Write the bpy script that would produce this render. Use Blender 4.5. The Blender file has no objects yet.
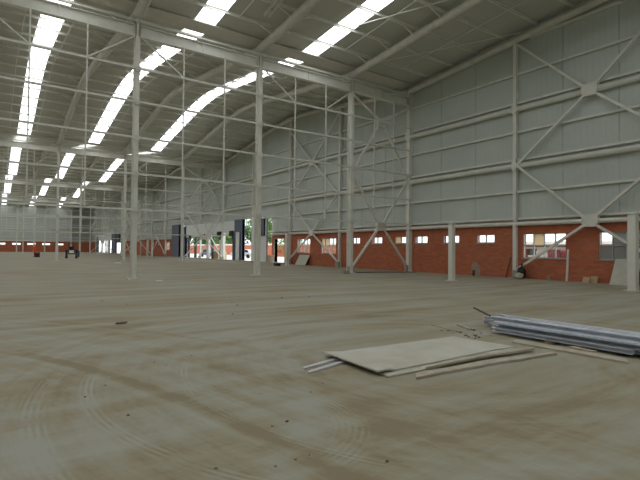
import bpy, bmesh, math, random
from mathutils import Vector, Matrix
random.seed(7)
K = 0.83                       # metres per layout unit
COL = bpy.context.scene.collection
W = 27.4                       # inner line of the long wall's steel posts
YA, B, BAY = 26.84, 9.2, 36.8  # first cross row, wall post spacing, roof bay
XC = [21.38, 13.86, 6.33, -1.2]
XEND, YBACK, YFAR = -16.2, -9.96, 174.04

# ---------------------------------------------------------------- materials
def nodes(name):
    m = bpy.data.materials.new(name); m.use_nodes = True
    nt = m.node_tree; b = nt.nodes['Principled BSDF']
    return m, nt, b
def mth(nt, op, a, b=None, c=None, clamp=False):
    n = nt.nodes.new('ShaderNodeMath'); n.operation = op; n.use_clamp = clamp
    for i, v in enumerate((a, b, c)):
        if v is None: continue
        if isinstance(v, (int, float)): n.inputs[i].default_value = v
        else: nt.links.new(v, n.inputs[i])
    return n.outputs[0]
def ramp(nt, fac, stops):
    r = nt.nodes.new('ShaderNodeValToRGB'); e = r.color_ramp.elements
    while len(e) < len(stops): e.new(0.5)
    for el, (p, c) in zip(e, stops): el.position = p; el.color = (*c, 1)
    nt.links.new(fac, r.inputs[0]); return r.outputs[0]
def noise(nt, vec, scale, detail=4, rough=.55, sc=None):
    if sc:
        mp = nt.nodes.new('ShaderNodeMapping'); mp.inputs['Scale'].default_value = sc[:3]
        if len(sc) > 3: mp.inputs['Rotation'].default_value[2] = sc[3]
        nt.links.new(vec, mp.inputs[0]); vec = mp.outputs[0]
    n = nt.nodes.new('ShaderNodeTexNoise'); n.inputs['Scale'].default_value = scale
    n.inputs['Detail'].default_value = detail; n.inputs['Roughness'].default_value = rough
    nt.links.new(vec, n.inputs[0]); return n.outputs[0]
def objco(nt):
    return nt.nodes.new('ShaderNodeTexCoord').outputs['Object']
def mixc(nt, fac, a, b):
    m = nt.nodes.new('ShaderNodeMix'); m.data_type = 'RGBA'
    for s, v in ((0, fac), (6, a), (7, b)):
        if isinstance(v, (int, float)): m.inputs[s].default_value = v
        elif isinstance(v, tuple): m.inputs[s].default_value = (*v, 1)
        else: nt.links.new(v, m.inputs[s])
    return m.outputs[2]
def plain(name, c, rough=.6, metal=0, var=.12, scale=3):
    m, nt, b = nodes(name)
    n = noise(nt, objco(nt), scale)
    lo = tuple(x * (1 - var) for x in c); hi = tuple(min(1, x * (1 + var)) for x in c)
    nt.links.new(ramp(nt, n, [(.3, lo), (.7, hi)]), b.inputs['Base Color'])
    b.inputs['Roughness'].default_value = rough; b.inputs['Metallic'].default_value = metal
    return m
def ribbed(name, c, axis, pitch, depth=.02, c2=None, var=.08):
    """sheet metal with folded ribs: a bump across `axis`"""
    m, nt, b = nodes(name); co = objco(nt)
    sp = nt.nodes.new('ShaderNodeSeparateXYZ'); nt.links.new(co, sp.inputs[0])
    a = sp.outputs[axis]
    s = mth(nt, 'FRACT', mth(nt, 'DIVIDE', a, pitch))
    rib = mth(nt, 'LESS_THAN', s, .12)
    bp = nt.nodes.new('ShaderNodeBump'); bp.inputs['Strength'].default_value = .5
    bp.inputs['Distance'].default_value = depth
    nt.links.new(rib, bp.inputs['Height']); nt.links.new(bp.outputs[0], b.inputs['Normal'])
    n = noise(nt, co, .25, 5)
    lo = tuple(x * (1 - var) for x in c); hi = c2 or tuple(x * (1 + var) for x in c)
    nt.links.new(ramp(nt, n, [(.3, lo), (.7, hi)]), b.inputs['Base Color'])
    b.inputs['Roughness'].default_value = .5
    return m
def brick_mat(name, axis):
    m, nt, b = nodes(name); co = objco(nt)
    sp = nt.nodes.new('ShaderNodeSeparateXYZ'); nt.links.new(co, sp.inputs[0])
    cb = nt.nodes.new('ShaderNodeCombineXYZ')
    nt.links.new(sp.outputs[axis], cb.inputs[0]); nt.links.new(sp.outputs[2], cb.inputs[1])
    t = nt.nodes.new('ShaderNodeTexBrick'); nt.links.new(cb.outputs[0], t.inputs[0])
    t.inputs['Scale'].default_value = 1.0; t.inputs['Brick Width'].default_value = .3
    t.inputs['Row Height'].default_value = .11; t.inputs['Mortar Size'].default_value = .009
    t.inputs['Color1'].default_value = (.60, .18, .08, 1); t.inputs['Color2'].default_value = (.45, .12, .055, 1)
    t.inputs['Mortar'].default_value = (.38, .20, .13, 1)
    n = noise(nt, co, 1.3, 6, .65)
    c = mixc(nt, mth(nt, 'MULTIPLY', n, .45), t.outputs[0], (.34, .11, .06))
    nt.links.new(c, b.inputs['Base Color']); b.inputs['Roughness'].default_value = .9
    return m
M = {}
M['steel'] = plain('pale_painted_steel', (.74, .74, .67), .5, var=.05)
M['steel2'] = plain('dusty_painted_steel', (.64, .64, .57), .6, var=.08)
M['girt'] = plain('galvanised_rail', (.70, .71, .65), .5, var=.06)
M['roof'] = ribbed('roof_sheet', (.57, .59, .53), 0, .3)
M['purlin'] = plain('purlin_steel', (.80, .81, .75), .55, var=.06)
M['gutter'] = plain('gutter_sheet', (.66, .65, .58), .5, var=.06)
M['clad'] = ribbed('wall_sheet_y', (.53, .58, .535), 1, .28)
M['cladx'] = ribbed('wall_sheet_x', (.53, .58, .535), 0, .28)
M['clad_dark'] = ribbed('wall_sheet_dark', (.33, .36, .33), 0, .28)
M['seam'] = plain('sheet_lap', (.44, .48, .44), .6)
M['brick'] = brick_mat('brick_y', 1)
M['brickx'] = brick_mat('brick_x', 0)
M['white'] = plain('white_sheet', (.84, .87, .86), .5, var=.03)
M['navy'] = plain('blue_grey_panel', (.12, .145, .20), .5, var=.1)
M['black'] = plain('black_rubber', (.012, .012, .014), .6)
M['dark'] = plain('dark_grey', (.05, .052, .055), .6)
M['frame'] = plain('grey_window_frame', (.5, .5, .48), .4, var=.03)
M['wood'] = plain('raw_timber', (.50, .40, .27), .85, var=.2, scale=8)
M['woodpale'] = plain('dusty_plank', (.48, .43, .33), .9, var=.15, scale=6)
M['osb'] = plain('chipboard', (.52, .38, .22), .9, var=.25, scale=30)
M['grey_board'] = plain('grey_board', (.54, .54, .46), .9, var=.08)
M['galv'] = plain('galvanised_profile', (.68, .72, .78), .42, .1, var=.15, scale=5)
M['galv2'] = plain('dull_profile', (.36, .40, .46), .5, .1, var=.2, scale=5)
M['alu'] = plain('aluminium_strip', (.72, .72, .78), .35, .2, var=.05)
M['concrete'] = plain('concrete', (.36, .35, .30), .95, var=.12, scale=4)
M['stone'] = plain('rubble', (.16, .14, .10), .95, var=.3, scale=20)
M['mortar_stain'] = plain('mortar_smear', (.40, .30, .23), .95, var=.15, scale=6)
M['bag'] = plain('pale_sack', (.55, .50, .40), .9)
M['orange'] = plain('orange_overalls', (.85, .10, .02), .8)
M['skin'] = plain('skin', (.45, .25, .17), .6)
M['blue'] = plain('blue_paint', (.04, .07, .14), .4)
M['leaf'] = plain('leaf', (.10, .20, .045), .7, var=.45, scale=2)
M['bark'] = plain('bark', (.12, .09, .06), .9)
M['paving'] = plain('outdoor_concrete', (.62, .60, .54), .95, var=.06, scale=.4)
M['render'] = plain('white_render', (.75, .73, .68), .9, var=.05, scale=1)
M['red'] = plain('red_plastic', (.30, .10, .12), .5)
M['cream'] = plain('cream_paper', (.75, .66, .47), .8, var=.04)
M['car'] = plain('car_paint', (.55, .57, .60), .3, var=.02)
M['carblue'] = plain('car_paint_blue', (.12, .17, .25), .3, var=.02)

def glass(name, tint, alpha):
    m, nt, b = nodes(name)
    nt.nodes.remove(b); out = nt.nodes['Material Output']
    t = nt.nodes.new('ShaderNodeBsdfTransparent'); t.inputs[0].default_value = (*tint, 1)
    g = nt.nodes.new('ShaderNodeBsdfGlossy'); g.inputs['Roughness'].default_value = .05
    g.inputs[0].default_value = (.8, .8, .8, 1)
    mx = nt.nodes.new('ShaderNodeMixShader'); mx.inputs[0].default_value = alpha
    nt.links.new(t.outputs[0], mx.inputs[1]); nt.links.new(g.outputs[0], mx.inputs[2])
    nt.links.new(mx.outputs[0], out.inputs[0]); return m
M['glass'] = glass('clear_glass', (.9, .93, .92), .06)
def frosted():
    m, nt, b = nodes('dusty_glass'); nt.nodes.remove(b); out = nt.nodes['Material Output']
    t = nt.nodes.new('ShaderNodeBsdfTransparent'); t.inputs[0].default_value = (.5, .5, .5, 1)
    d = nt.nodes.new('ShaderNodeBsdfDiffuse'); d.inputs[0].default_value = (.4, .4, .38, 1)
    mx = nt.nodes.new('ShaderNodeMixShader'); mx.inputs[0].default_value = .75
    nt.links.new(t.outputs[0], mx.inputs[1]); nt.links.new(d.outputs[0], mx.inputs[2])
    nt.links.new(mx.outputs[0], out.inputs[0]); return m
M['dusty'] = frosted()
def paper():
    m, nt, b = nodes('papered_glass'); nt.nodes.remove(b); out = nt.nodes['Material Output']
    t = nt.nodes.new('ShaderNodeBsdfTranslucent'); t.inputs[0].default_value = (.85, .76, .58, 1)
    d = nt.nodes.new('ShaderNodeBsdfDiffuse'); d.inputs[0].default_value = (.6, .53, .4, 1)
    mx = nt.nodes.new('ShaderNodeMixShader'); mx.inputs[0].default_value = .35
    nt.links.new(t.outputs[0], mx.inputs[1]); nt.links.new(d.outputs[0], mx.inputs[2])
    nt.links.new(mx.outputs[0], out.inputs[0]); return m
M['cream'] = paper()
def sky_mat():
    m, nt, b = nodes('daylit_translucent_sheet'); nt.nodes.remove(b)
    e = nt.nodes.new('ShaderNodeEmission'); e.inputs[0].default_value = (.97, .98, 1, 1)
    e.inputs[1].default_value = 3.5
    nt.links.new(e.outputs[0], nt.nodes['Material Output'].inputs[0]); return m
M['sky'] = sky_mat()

def floor_mat():
    m, nt, b = nodes('dusty_concrete_floor'); co = objco(nt)
    mp = nt.nodes.new('ShaderNodeVectorMath'); mp.operation = 'SCALE'; mp.inputs['Scale'].default_value = 1 / K
    nt.links.new(co, mp.inputs[0]); co = mp.outputs[0]       # layout units
    sp = nt.nodes.new('ShaderNodeSeparateXYZ'); nt.links.new(co, sp.inputs[0])
    n1 = noise(nt, co, .32, 6, .62, (1, 1.0, 1))
    n2 = noise(nt, co, .75, 6, .62, (.13, 1.6, 1, -.62))       # broom and wheel streaks
    n3 = noise(nt, co, .8, 6, .62, (.16, 2.0, 1, .30))
    n4 = noise(nt, co, 14, 3, .6)
    sel = mth(nt, 'MULTIPLY', mth(nt, 'SUBTRACT', noise(nt, co, .12, 2, .5), .42), 6, clamp=True)
    mxn = nt.nodes.new('ShaderNodeMix'); nt.links.new(sel, mxn.inputs[0]); nt.links.new(n2, mxn.inputs[2]); nt.links.new(n3, mxn.inputs[3])
    f = mth(nt, 'ADD', mth(nt, 'MULTIPLY', n1, .45), mth(nt, 'MULTIPLY', mxn.outputs[0], .95))
    f = mth(nt, 'SUBTRACT', f, .17)
    wob = mth(nt, 'MULTIPLY', mth(nt, 'SUBTRACT', n1, .5), .35)
    def ring(cx, cy, r, w, y0=-99, y1=99, x0=-99, x1=99, soft=.35):
        dx = mth(nt, 'SUBTRACT', sp.outputs[0], cx); dy = mth(nt, 'SUBTRACT', sp.outputs[1], cy)
        d = mth(nt, 'SQRT', mth(nt, 'ADD', mth(nt, 'MULTIPLY', dx, dx), mth(nt, 'MULTIPLY', dy, dy)))
        s = mth(nt, 'SUBTRACT', mth(nt, 'ADD', d, mth(nt, 'MULTIPLY', wob, .12)), r)
        k = mth(nt, 'SUBTRACT', 1, mth(nt, 'DIVIDE', mth(nt, 'ABSOLUTE', s), w), clamp=True)
        k = mth(nt, 'POWER', k, soft)
        for v, lo, hi in ((sp.outputs[1], y0, y1), (sp.outputs[0], x0, x1)):
            if lo > -99: k = mth(nt, 'MULTIPLY', k, mth(nt, 'MULTIPLY', mth(nt, 'SUBTRACT', v, lo), 2.5, clamp=True))
            if hi < 99: k = mth(nt, 'MULTIPLY', k, mth(nt, 'MULTIPLY', mth(nt, 'SUBTRACT', hi, v), 2.5, clamp=True))
        return s, k
    def add(a, v, g): return mth(nt, 'ADD', a, mth(nt, 'MULTIPLY', v, g))
    # streaks swept along arcs round two turning centres
    def arcs(cx, cy, r0, r1, freq, seed, gain):
        nonlocal f
        dx = mth(nt, 'SUBTRACT', sp.outputs[0], cx); dy = mth(nt, 'SUBTRACT', sp.outputs[1], cy)
        d = mth(nt, 'SQRT', mth(nt, 'ADD', mth(nt, 'MULTIPLY', dx, dx), mth(nt, 'MULTIPLY', dy, dy)))
        cb = nt.nodes.new('ShaderNodeCombineXYZ')
        nt.links.new(mth(nt, 'MULTIPLY', d, freq), cb.inputs[0]); nt.links.new(mth(nt, 'MULTIPLY', mth(nt, 'ARCTAN2', dy, dx), 1.6), cb.inputs[1])
        cb.inputs[2].default_value = seed
        n = noise(nt, cb.outputs[0], 1.0, 5, .65)
        mk = mth(nt, 'MULTIPLY', mth(nt, 'MULTIPLY', mth(nt, 'SUBTRACT', d, r0), 1.5, clamp=True), mth(nt, 'MULTIPLY', mth(nt, 'SUBTRACT', r1, d), 1.0, clamp=True))
        f = add(f, mth(nt, 'MULTIPLY', mk, mth(nt, 'SUBTRACT', n, .5)), gain)
    arcs(6.0, 5.2, 1.6, 7.5, 3.2, 3.1, .55)
    arcs(-14.9, 1.07, 15.8, 20.5, 3.5, 7.7, .50)
    arcs(1.99, 4.17, .2, 1.6, 5.0, 5.5, .45)
    # tan sweeps
    _, k = ring(-14.9, 1.07, 17.18, .12, 1.5, 9.0, soft=.6); f = add(f, k, -.19)
    _, k = ring(-2.87, 8.18, 6.9, .25, 2.5, 9.0, 0, soft=.8); f = add(f, k, .10)
    _, k = ring(1.2, 4.6, 2.2, .40, 2.5, 7, 2.2, soft=.8); f = add(f, k, -.10)
    brk = mth(nt, 'MULTIPLY', mth(nt, 'SUBTRACT', noise(nt, co, 2.3, 4, .7), .42), 5, clamp=True)
    # tyre tracks: bands with fine lines across the tread
    for (cx, cy, r, w, y0, y1, x0, x1, g) in ((5.31, 5.5, 4.40, .10, 2.6, 7.0, -99, 4.6, .55), (6.79, 4.93, 6.46, .14, 3.0, 7.5, -99, 4, .5),
                                  (6.24, 5.03, 4.28, .08, 2.4, 7.2, -99, 5, .45), (1.99, 4.17, 1.10, .22, 2.6, 5.2, 2.0, 99, .3),
                                  (.79, 8.27, .8, .05, 8.0, 99, -99, 99, .4)):
        s, k = ring(cx, cy, r, w, y0, y1, x0, x1)
        line = mth(nt, 'SINE', mth(nt, 'MULTIPLY', s, 100))
        f = add(f, mth(nt, 'MULTIPLY', mth(nt, 'MULTIPLY', k, line), brk), .27 * g); f = add(f, k, .10 * g)
    f = add(f, mth(nt, 'SUBTRACT', n4, .5), .10)
    c = ramp(nt, f, [(.36, (.275, .233, .15)), (.47, (.342, .304, .208)), (.56, (.362, .342, .26)), (.70, (.398, .396, .335))])
    nt.links.new(c, b.inputs['Base Color'])
    b.inputs['Roughness'].default_value = .82
    b.inputs['Specular IOR Level'].default_value = .3
    bp = nt.nodes.new('ShaderNodeBump'); bp.inputs['Strength'].default_value = .25; bp.inputs['Distance'].default_value = .02
    nt.links.new(f, bp.inputs['Height']); nt.links.new(bp.outputs[0], b.inputs['Normal'])
    return m
M['floor'] = floor_mat()

# ---------------------------------------------------------------- mesh builder (layout units)
class MB:
    def __init__(s): s.v = []; s.f = []
    def add(s, vs, fs):
        o = len(s.v); s.v += [tuple(v) for v in vs]; s.f += [tuple(i + o for i in f) for f in fs]; return s
    def box(s, x0, x1, y0, y1, z0, z1):
        vs = [(x, y, z) for x in (x0, x1) for y in (y0, y1) for z in (z0, z1)]
        return s.add(vs, [(0, 1, 3, 2), (4, 6, 7, 5), (0, 4, 5, 1), (2, 3, 7, 6), (0, 2, 6, 4), (1, 5, 7, 3)])
    def frame3(s, p, q, up):
        p, q = Vector(p), Vector(q); d = (q - p).normalized(); u = Vector(up)
        if abs(d.dot(u)) > .98: u = Vector((1, 0, 0))
        a = d.cross(u).normalized(); u = a.cross(d).normalized(); return p, q, a, u
    def prism(s, p, q, prof, up=(0, 0, 1)):
        """extrude a closed profile (side, up) from p to q"""
        p, q, a, u = s.frame3(p, q, up); n = len(prof)
        vs = [e + a * x + u * y for e in (p, q) for x, y in prof]
        fs = [(i, (i + 1) % n, n + (i + 1) % n, n + i) for i in range(n)] + [tuple(range(n))[::-1], tuple(range(n, 2 * n))]
        return s.add(vs, fs)
    def bar(s, p, q, w, h, up=(0, 0, 1)):
        return s.prism(p, q, [(-w/2, -h/2), (w/2, -h/2), (w/2, h/2), (-w/2, h/2)], up)
    def tube(s, pts, r, n=10):
        P = [Vector(p) for p in pts]; m = len(P); vs = []; fs = []
        for i, c in enumerate(P):
            d = (P[min(i+1, m-1)] - P[max(i-1, 0)]).normalized()
            u = Vector((0, 0, 1)) if abs(d.z) < .9 else Vector((1, 0, 0))
            a = d.cross(u).normalized(); u = a.cross(d)
            for k in range(n):
                t = 2 * math.pi * k / n; vs.append(c + a * (r * math.cos(t)) + u * (r * math.sin(t)))
        for i in range(m - 1):
            for k in range(n):
                k2 = (k + 1) % n; fs.append((i*n+k, i*n+k2, (i+1)*n+k2, (i+1)*n+k))
        fs += [tuple(range(n))[::-1], tuple(range((m-1)*n, m*n))]
        return s.add(vs, fs)
    def blob(s, c, r, seed=0, jag=.25):
        bm = bmesh.new(); bmesh.ops.create_icosphere(bm, subdivisions=1, radius=1)
        rd = random.Random(seed)
        for v in bm.verts: v.co = Vector((v.co.x*r[0], v.co.y*r[1], v.co.z*r[2])) * (1 + rd.uniform(-jag, jag))
        vs = [v.co + Vector(c) for v in bm.verts]; fs = [[v.index for v in f.verts] for f in bm.faces]
        bm.free(); return s.add(vs, fs)
    def build(s, name, mat, parent=None, loc=(0, 0, 0), bevel=0, smooth=False):
        me = bpy.data.meshes.new(name)
        me.from_pydata([(x*K, y*K, z*K) for x, y, z in s.v], [], s.f); me.validate()
        bm = bmesh.new(); bm.from_mesh(me); bmesh.ops.recalc_face_normals(bm, faces=bm.faces); bm.to_mesh(me); bm.free()
        if smooth:
            for p in me.polygons: p.use_smooth = len(p.vertices) < 5
        o = bpy.data.objects.new(name, me); COL.objects.link(o); o.data.materials.append(M[mat])
        o.location = [c*K for c in loc]
        if parent: o.parent = parent
        if bevel:
            b = o.modifiers.new('bevel', 'BEVEL'); b.width = bevel*K; b.segments = 2; b.limit_method = 'ANGLE'
        return o
def tag(o, label=None, cat=None, group=None, kind=None):
    if label: o['label'] = label
    if cat: o['category'] = cat
    if group: o['group'] = group
    if kind: o['kind'] = kind
    return o
def struct(o): return tag(o, kind='structure')
def thing(name, label, cat, loc=(0, 0, 0), group=None, rz=0):
    o = bpy.data.objects.new(name, None); COL.objects.link(o); o.empty_display_size = .2
    o.location = [c*K for c in loc]; o.rotation_euler.z = rz
    return tag(o, label, cat, group)
KIDS = {}
def copy_tree(o, loc=None, label=None, group=None, rz=None):
    kids = [c for c in bpy.data.objects if c.parent == o]
    def rec(src, par):
        c = src.copy(); COL.objects.link(c)
        if par: c.parent = par
        for ch in [x for x in bpy.data.objects if x.parent == src]: rec(ch, c)
        return c
    r = rec(o, None)
    if loc: r.location = [c*K for c in loc]
    if label: r['label'] = label
    if group: r['group'] = group
    if rz is not None: r.rotation_euler.z = rz
    return r
def ch(w, h, t):     # C profile, open to +side
    return [(-w/2, -h/2), (w/2, -h/2), (w/2, -h/2+t), (-w/2+t, -h/2+t), (-w/2+t, h/2-t), (w/2, h/2-t), (w/2, h/2), (-w/2, h/2)]
def ib(w, h, t):     # I profile
    return [(-w/2, -h/2), (w/2, -h/2), (w/2, -h/2+t), (t/2, -h/2+t), (t/2, h/2-t), (w/2, h/2-t), (w/2, h/2), (-w/2, h/2), (-w/2, h/2-t), (-t/2, h/2-t), (-t/2, -h/2+t), (-w/2, -h/2+t)]

# ---------------------------------------------------------------- roof profile
def ztube(y):
    b = math.floor((y - YA) / BAY); v0 = YA + b*BAY; mid = v0 + 18.6; d = y - mid
    sa = math.sqrt(d*d + 3.2**2) - .25
    if b < 0:
        return 14.45 + .088*(18.4 - min(18.4, sa)) if d > 0 else 14.25 + .085*(18.6 - min(18.6, sa))
    lo, hi = (14.45, 13.98) if b == 0 else (14.0, 14.0)
    end = lo if d < 0 else hi; pk = 16.72 if b == 0 else 16.5
    L = 18.6 if d < 0 else 18.2
    return end + (pk - end) * (1 - min(1, sa / L))
def zsheet(y): return ztube(y) + .56
OFFS = [2.04 + 2.181*i for i in range(16)]
GA, GB = .25, 1.1          # gutter runs from v-GA to v+GB
def valley(b): return YA + b*BAY
SKYX = [17.55, 10.08, 2.78, -4.95, -12.45]; SW = .63
ORD = ['nearest', 'second nearest', 'third', 'fourth', 'farthest']

# ---------------------------------------------------------------- setting: floor, roof, walls
struct(MB().box(XEND-.4, W+.25, YBACK-.4, YFAR+.4, -.3, 0).build('floor', 'floor'))
struct(MB().box(W+.25, 110, -40, 260, -.45, -.12).build('ground', 'paving'))

edges = [XEND-.4]
for cx in sorted(SKYX): edges += [cx-SW, cx+SW]
edges += [W+.5]
def roofband(mb, x0, x1, ya, yb, t=.05):
    za, zb = zsheet(ya), zsheet(yb)
    vs = [(x, y, z) for x in (x0, x1) for (y, z) in ((ya, za), (yb, zb), (yb, zb+t), (ya, za+t))]
    mb.add(vs, [(0, 1, 2, 3), (7, 6, 5, 4), (0, 4, 5, 1), (1, 5, 6, 2), (2, 6, 7, 3), (3, 7, 4, 0)])
ceil = MB()
for b in range(-1, 4):
    v = valley(b); ys = [v + GB] + [v + o for o in OFFS] + [v + BAY - GA]
    for j in range(len(ys)-1):
        for i in range(0, len(edges)-1, 2): roofband(ceil, edges[i], edges[i+1], ys[j], ys[j+1])
struct(ceil.build('ceiling', 'roof'))
for b in range(-1, 5):       # valley gutters
    v = valley(b); g = MB(); z0 = (ztube(v+.001) if b < 4 else ztube(v-.01)) + .36
    ya, yb = v-GA-.03, v+GB+.03; zt = zsheet(v+.01) + .1 if b < 4 else zsheet(v-.01)+.1
    z0 += .2; g.box(XEND-.4, W+.3, ya, yb, z0, z0+.05); g.box(XEND-.4, W+.3, ya, ya+.05, z0, zt); g.box(XEND-.4, W+.3, yb-.05, yb, z0, zt)
    g.box(XEND-.4, W+.3, ya-.1, ya, zt-.16, zt-.1)
    if b == -1: continue
    struct(g.build('trim_%d' % (b+1), 'gutter'))

# skylight strips: one per strip and bay, its daylit sheets between the purlins are parts
def strip_word(i): return ['right-hand', 'middle', 'left-hand', 'outer left', 'outermost left'][i]
BW = ['over the nearest roof bay', 'over the second roof bay', 'over the third roof bay', 'over the fourth roof bay', 'over the farthest roof bay']
for b in range(-1, 4):
    v = valley(b); ys = [v + GB] + [v + o for o in OFFS] + [v + BAY - GA]
    for i, cx in enumerate(SKYX):
        r = thing('skylight', 'bright skylight, %s strip %s' % (strip_word(i), BW[b+1]), 'skylight', (cx, v, ztube(v+1)+.5), 'skylight strips')
        for j in range(len(ys)-1):
            mb = MB(); roofband(mb, cx-SW, cx+SW, ys[j]+.02, ys[j+1]-.02, .03)
            mb.v = [(x-cx, y-v, z-ztube(v+1)-.5) for x, y, z in mb.v]
            mb.build('panel', 'sky', r)

# right wall: brick plinth with openings
WX0, WX1 = W+.22, W+.62
HOLES = []   # y0,y1,z0,z1
big = [(14.2, 16.9), (9.7, 12.4), (36.4, 38.9), (40.9, 43.5), (4.6, 7.2), (88.2, 90.8)]
small = [(24.76, 26.1), (21.8, 23.26), (18.92, 20.34), (26.92, 28.36), (29.85, 31.2), (32.8, 34.1), (94.3, 95.8), (98.6, 100.0), (103, 104.4), (107.6, 109), (112.5, 114), (117.5, 119), (122, 123.5)]
big = [(a*1.0125, c*1.0125) for a, c in big]; small = [(a*1.0125, c*1.0125) for a, c in small]
for a, c in big: HOLES.append((a, c, 1.30, 2.82))
for a, c in small: HOLES.append((a, c, 2.25, 2.82))
DOORK = (46.7, 49.0, 0, 2.88)
OPEN1 = (49.7, 86.6, 0, 5.6); OPEN2 = (130.2, 163, 0, 5.4)
def wallgrid(mb, y0, y1, z0, z1, holes):
    ys = sorted({y0, y1} | {h[i] for h in holes for i in (0, 1) if y0 < h[i] < y1})
    zs = sorted({z0, z1} | {h[i] for h in holes for i in (2, 3) if z0 < h[i] < z1})
    for i in range(len(ys)-1):
        ym = (ys[i]+ys[i+1])/2; run = None
        for j in range(len(zs)-1):
            zm = (zs[j]+zs[j+1])/2
            solid = not any(h[0] < ym < h[1] and h[2] < zm < h[3] for h in holes)
            if solid:
                run = (run[0], zs[j+1]) if run else (zs[j], zs[j+1])
            if run and (not solid or j == len(zs)-2):
                mb.box(WX0, WX1, ys[i], ys[i+1], run[0], run[1]); run = None
    return mb
bw = MB(); wallgrid(bw, YBACK-.4, YFAR+.4, 0, 3.62, HOLES + [DOORK, OPEN1, OPEN2])
struct(bw.build('wall_right', 'brick'))
# right wall: sheet cladding above the plinth, following the roof
cl = MB()
ys = set([YBACK, YFAR, OPEN1[0], OPEN1[1], OPEN2[0], OPEN2[1]])
for b in range(-1, 4):
    for o in OFFS + [.01]: ys.add(valley(b) + o)
ys = sorted(ys)
for y0, y1 in zip(ys, ys[1:]):
    ym = (y0+y1)/2; z0 = 3.62
    if OPEN1[0] < ym < OPEN1[1]: z0 = 5.6
    if OPEN2[0] < ym < OPEN2[1]: z0 = 5.4
    vs = []
    for x in (W+.25, W+.33):
        vs += [(x, y0, z0), (x, y1, z0), (x, y1, zsheet(y1)), (x, y0, zsheet(y0))]
    cl.add(vs, [(0, 1, 2, 3), (7, 6, 5, 4), (0, 4, 5, 1), (1, 5, 6, 2), (2, 6, 7, 3), (3, 7, 4, 0)])
cwall = struct(cl.build('wall_right_cladding', 'clad'))
sm = MB()
for k in range(-4, 17):
    for t in (1/3, 2/3):
        y = YA + (k+t)*B
        if y > YFAR or y < YBACK: continue
        z0 = 5.6 if OPEN1[0] < y < OPEN1[1] else 5.4 if OPEN2[0] < y < OPEN2[1] else 3.8
        sm.box(W+.235, W+.25, y-.03, y+.03, z0, zsheet(y)-.3)
struct(sm.build('trim_20', 'seam'))
# far, left and back walls
fw = MB()
wins_far = [(x, x+2.2) for x in (1.2, 5.2, 9.2, 13.2, 17.0)]
xs = sorted({XEND-.4, W+.2} | {x for w_ in wins_far for x in w_})
for x0, x1 in zip(xs, xs[1:]):
    if any(a <= x0 and x1 <= c for a, c in wins_far):
        fw.box(x0, x1, YFAR, YFAR+.4, 0, 2.2); fw.box(x0, x1, YFAR, YFAR+.4, 2.8, 3.45)
    else: fw.box(x0, x1, YFAR, YFAR+.4, 0, 3.45)
struct(fw.build('wall_far', 'brickx'))
struct(MB().box(XEND-.4, 21.3, YFAR+.02, YFAR+.12, 3.45, 15.4).build('wall_far_cladding', 'cladx'))
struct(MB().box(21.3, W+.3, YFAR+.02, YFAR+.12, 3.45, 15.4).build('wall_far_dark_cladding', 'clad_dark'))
for i, (a, c) in enumerate(wins_far):
    wo = struct(MB().box(a, c, YFAR+.1, YFAR+.2, 2.2, 2.26).box(a, c, YFAR+.1, YFAR+.2, 2.74, 2.8).box((a+c)/2-.04, (a+c)/2+.04, YFAR+.1, YFAR+.2, 2.2, 2.8).build('window_%d' % (30+i), 'frame'))
    MB().box(a, c, YFAR+.14, YFAR+.16, 2.26, 2.74).build('pane', 'glass', wo)
struct(MB().box(XEND-.4, XEND, YBACK, YFAR, 0, 3.5).build('wall_left', 'brick'))
lw = MB()
for b in range(-1, 4):
    yy = [valley(b)] + [valley(b)+o for o in OFFS] + [valley(b+1)]
    for y0, y1 in zip(yy, yy[1:]):
        vs = []
        for x in (XEND-.1, XEND-.02): vs += [(x, y0, 3.5), (x, y1, 3.5), (x, y1, zsheet(y1-.01)), (x, y0, zsheet(y0+.01))]
        lw.add(vs, [(0, 1, 2, 3), (7, 6, 5, 4), (0, 4, 5, 1), (1, 5, 6, 2), (2, 6, 7, 3), (3, 7, 4, 0)])
struct(lw.build('wall_left_cladding', 'clad'))
struct(MB().box(XEND-.4, W+.5, YBACK-.3, YBACK, 0, 15.5).build('wall_back', 'cladx'))

# windows in the right wall
wn = 0
def window(y0, y1, z0, z1, n, transom, mats):
    global wn; wn += 1
    f = MB(); t = .045; x0, x1 = WX0+.08, WX0+.2
    f.box(x0, x1, y0, y1, z0, z0+t); f.box(x0, x1, y0, y1, z1-t, z1); f.box(x0, x1, y0, y0+t, z0, z1); f.box(x0, x1, y1-t, y1, z0, z1)
    wd = (y1-y0)/n
    for i in range(1, n): f.box(x0, x1, y0+i*wd-.025, y0+i*wd+.025, z0, z1)
    if transom: f.box(x0, x1, y0, y1, transom-.03, transom+.03)
    o = struct(f.build('window_%d' % wn, 'frame'))
    rows = [(z0, transom), (transom, z1)] if transom else [(z0, z1)]
    for r_, (a, c) in enumerate(rows):
        for i in range(n):
            m_ = mats.get((i, r_), 'glass')
            p_ = MB().box(WX0+.13, WX0+.15, y0+i*wd+.02, y0+(i+1)*wd-.02, a+.02, c-.02).build('pane', m_, o)
            if m_ == 'dusty': p_['label'] = 'dusty grey pane'
            if m_ == 'cream': p_['label'] = 'pane covered with cream paper'
    sill = MB().box(WX0-.06, WX0+.1, y0-.05, y1+.05, z0-.07, z0).build('window_sill', 'concrete', o)
for a, c in big:
    if abs(a-9.82) < .1: mats = {(0, 0): 'dusty', (1, 0): 'dusty', (2, 0): 'dusty', (3, 0): 'dusty', (0, 1): 'dusty', (1, 1): 'dusty', (2, 1): 'dusty'}
    elif abs(a-14.38) < .1: mats = {(2, 1): 'cream'}
    else: mats = {}
    if abs(a-36.85) < .1: mats = {(2, 1): 'cream', (3, 1): 'cream'}
    window(a, c, 1.30, 2.82, 4, 2.08, mats)
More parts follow.
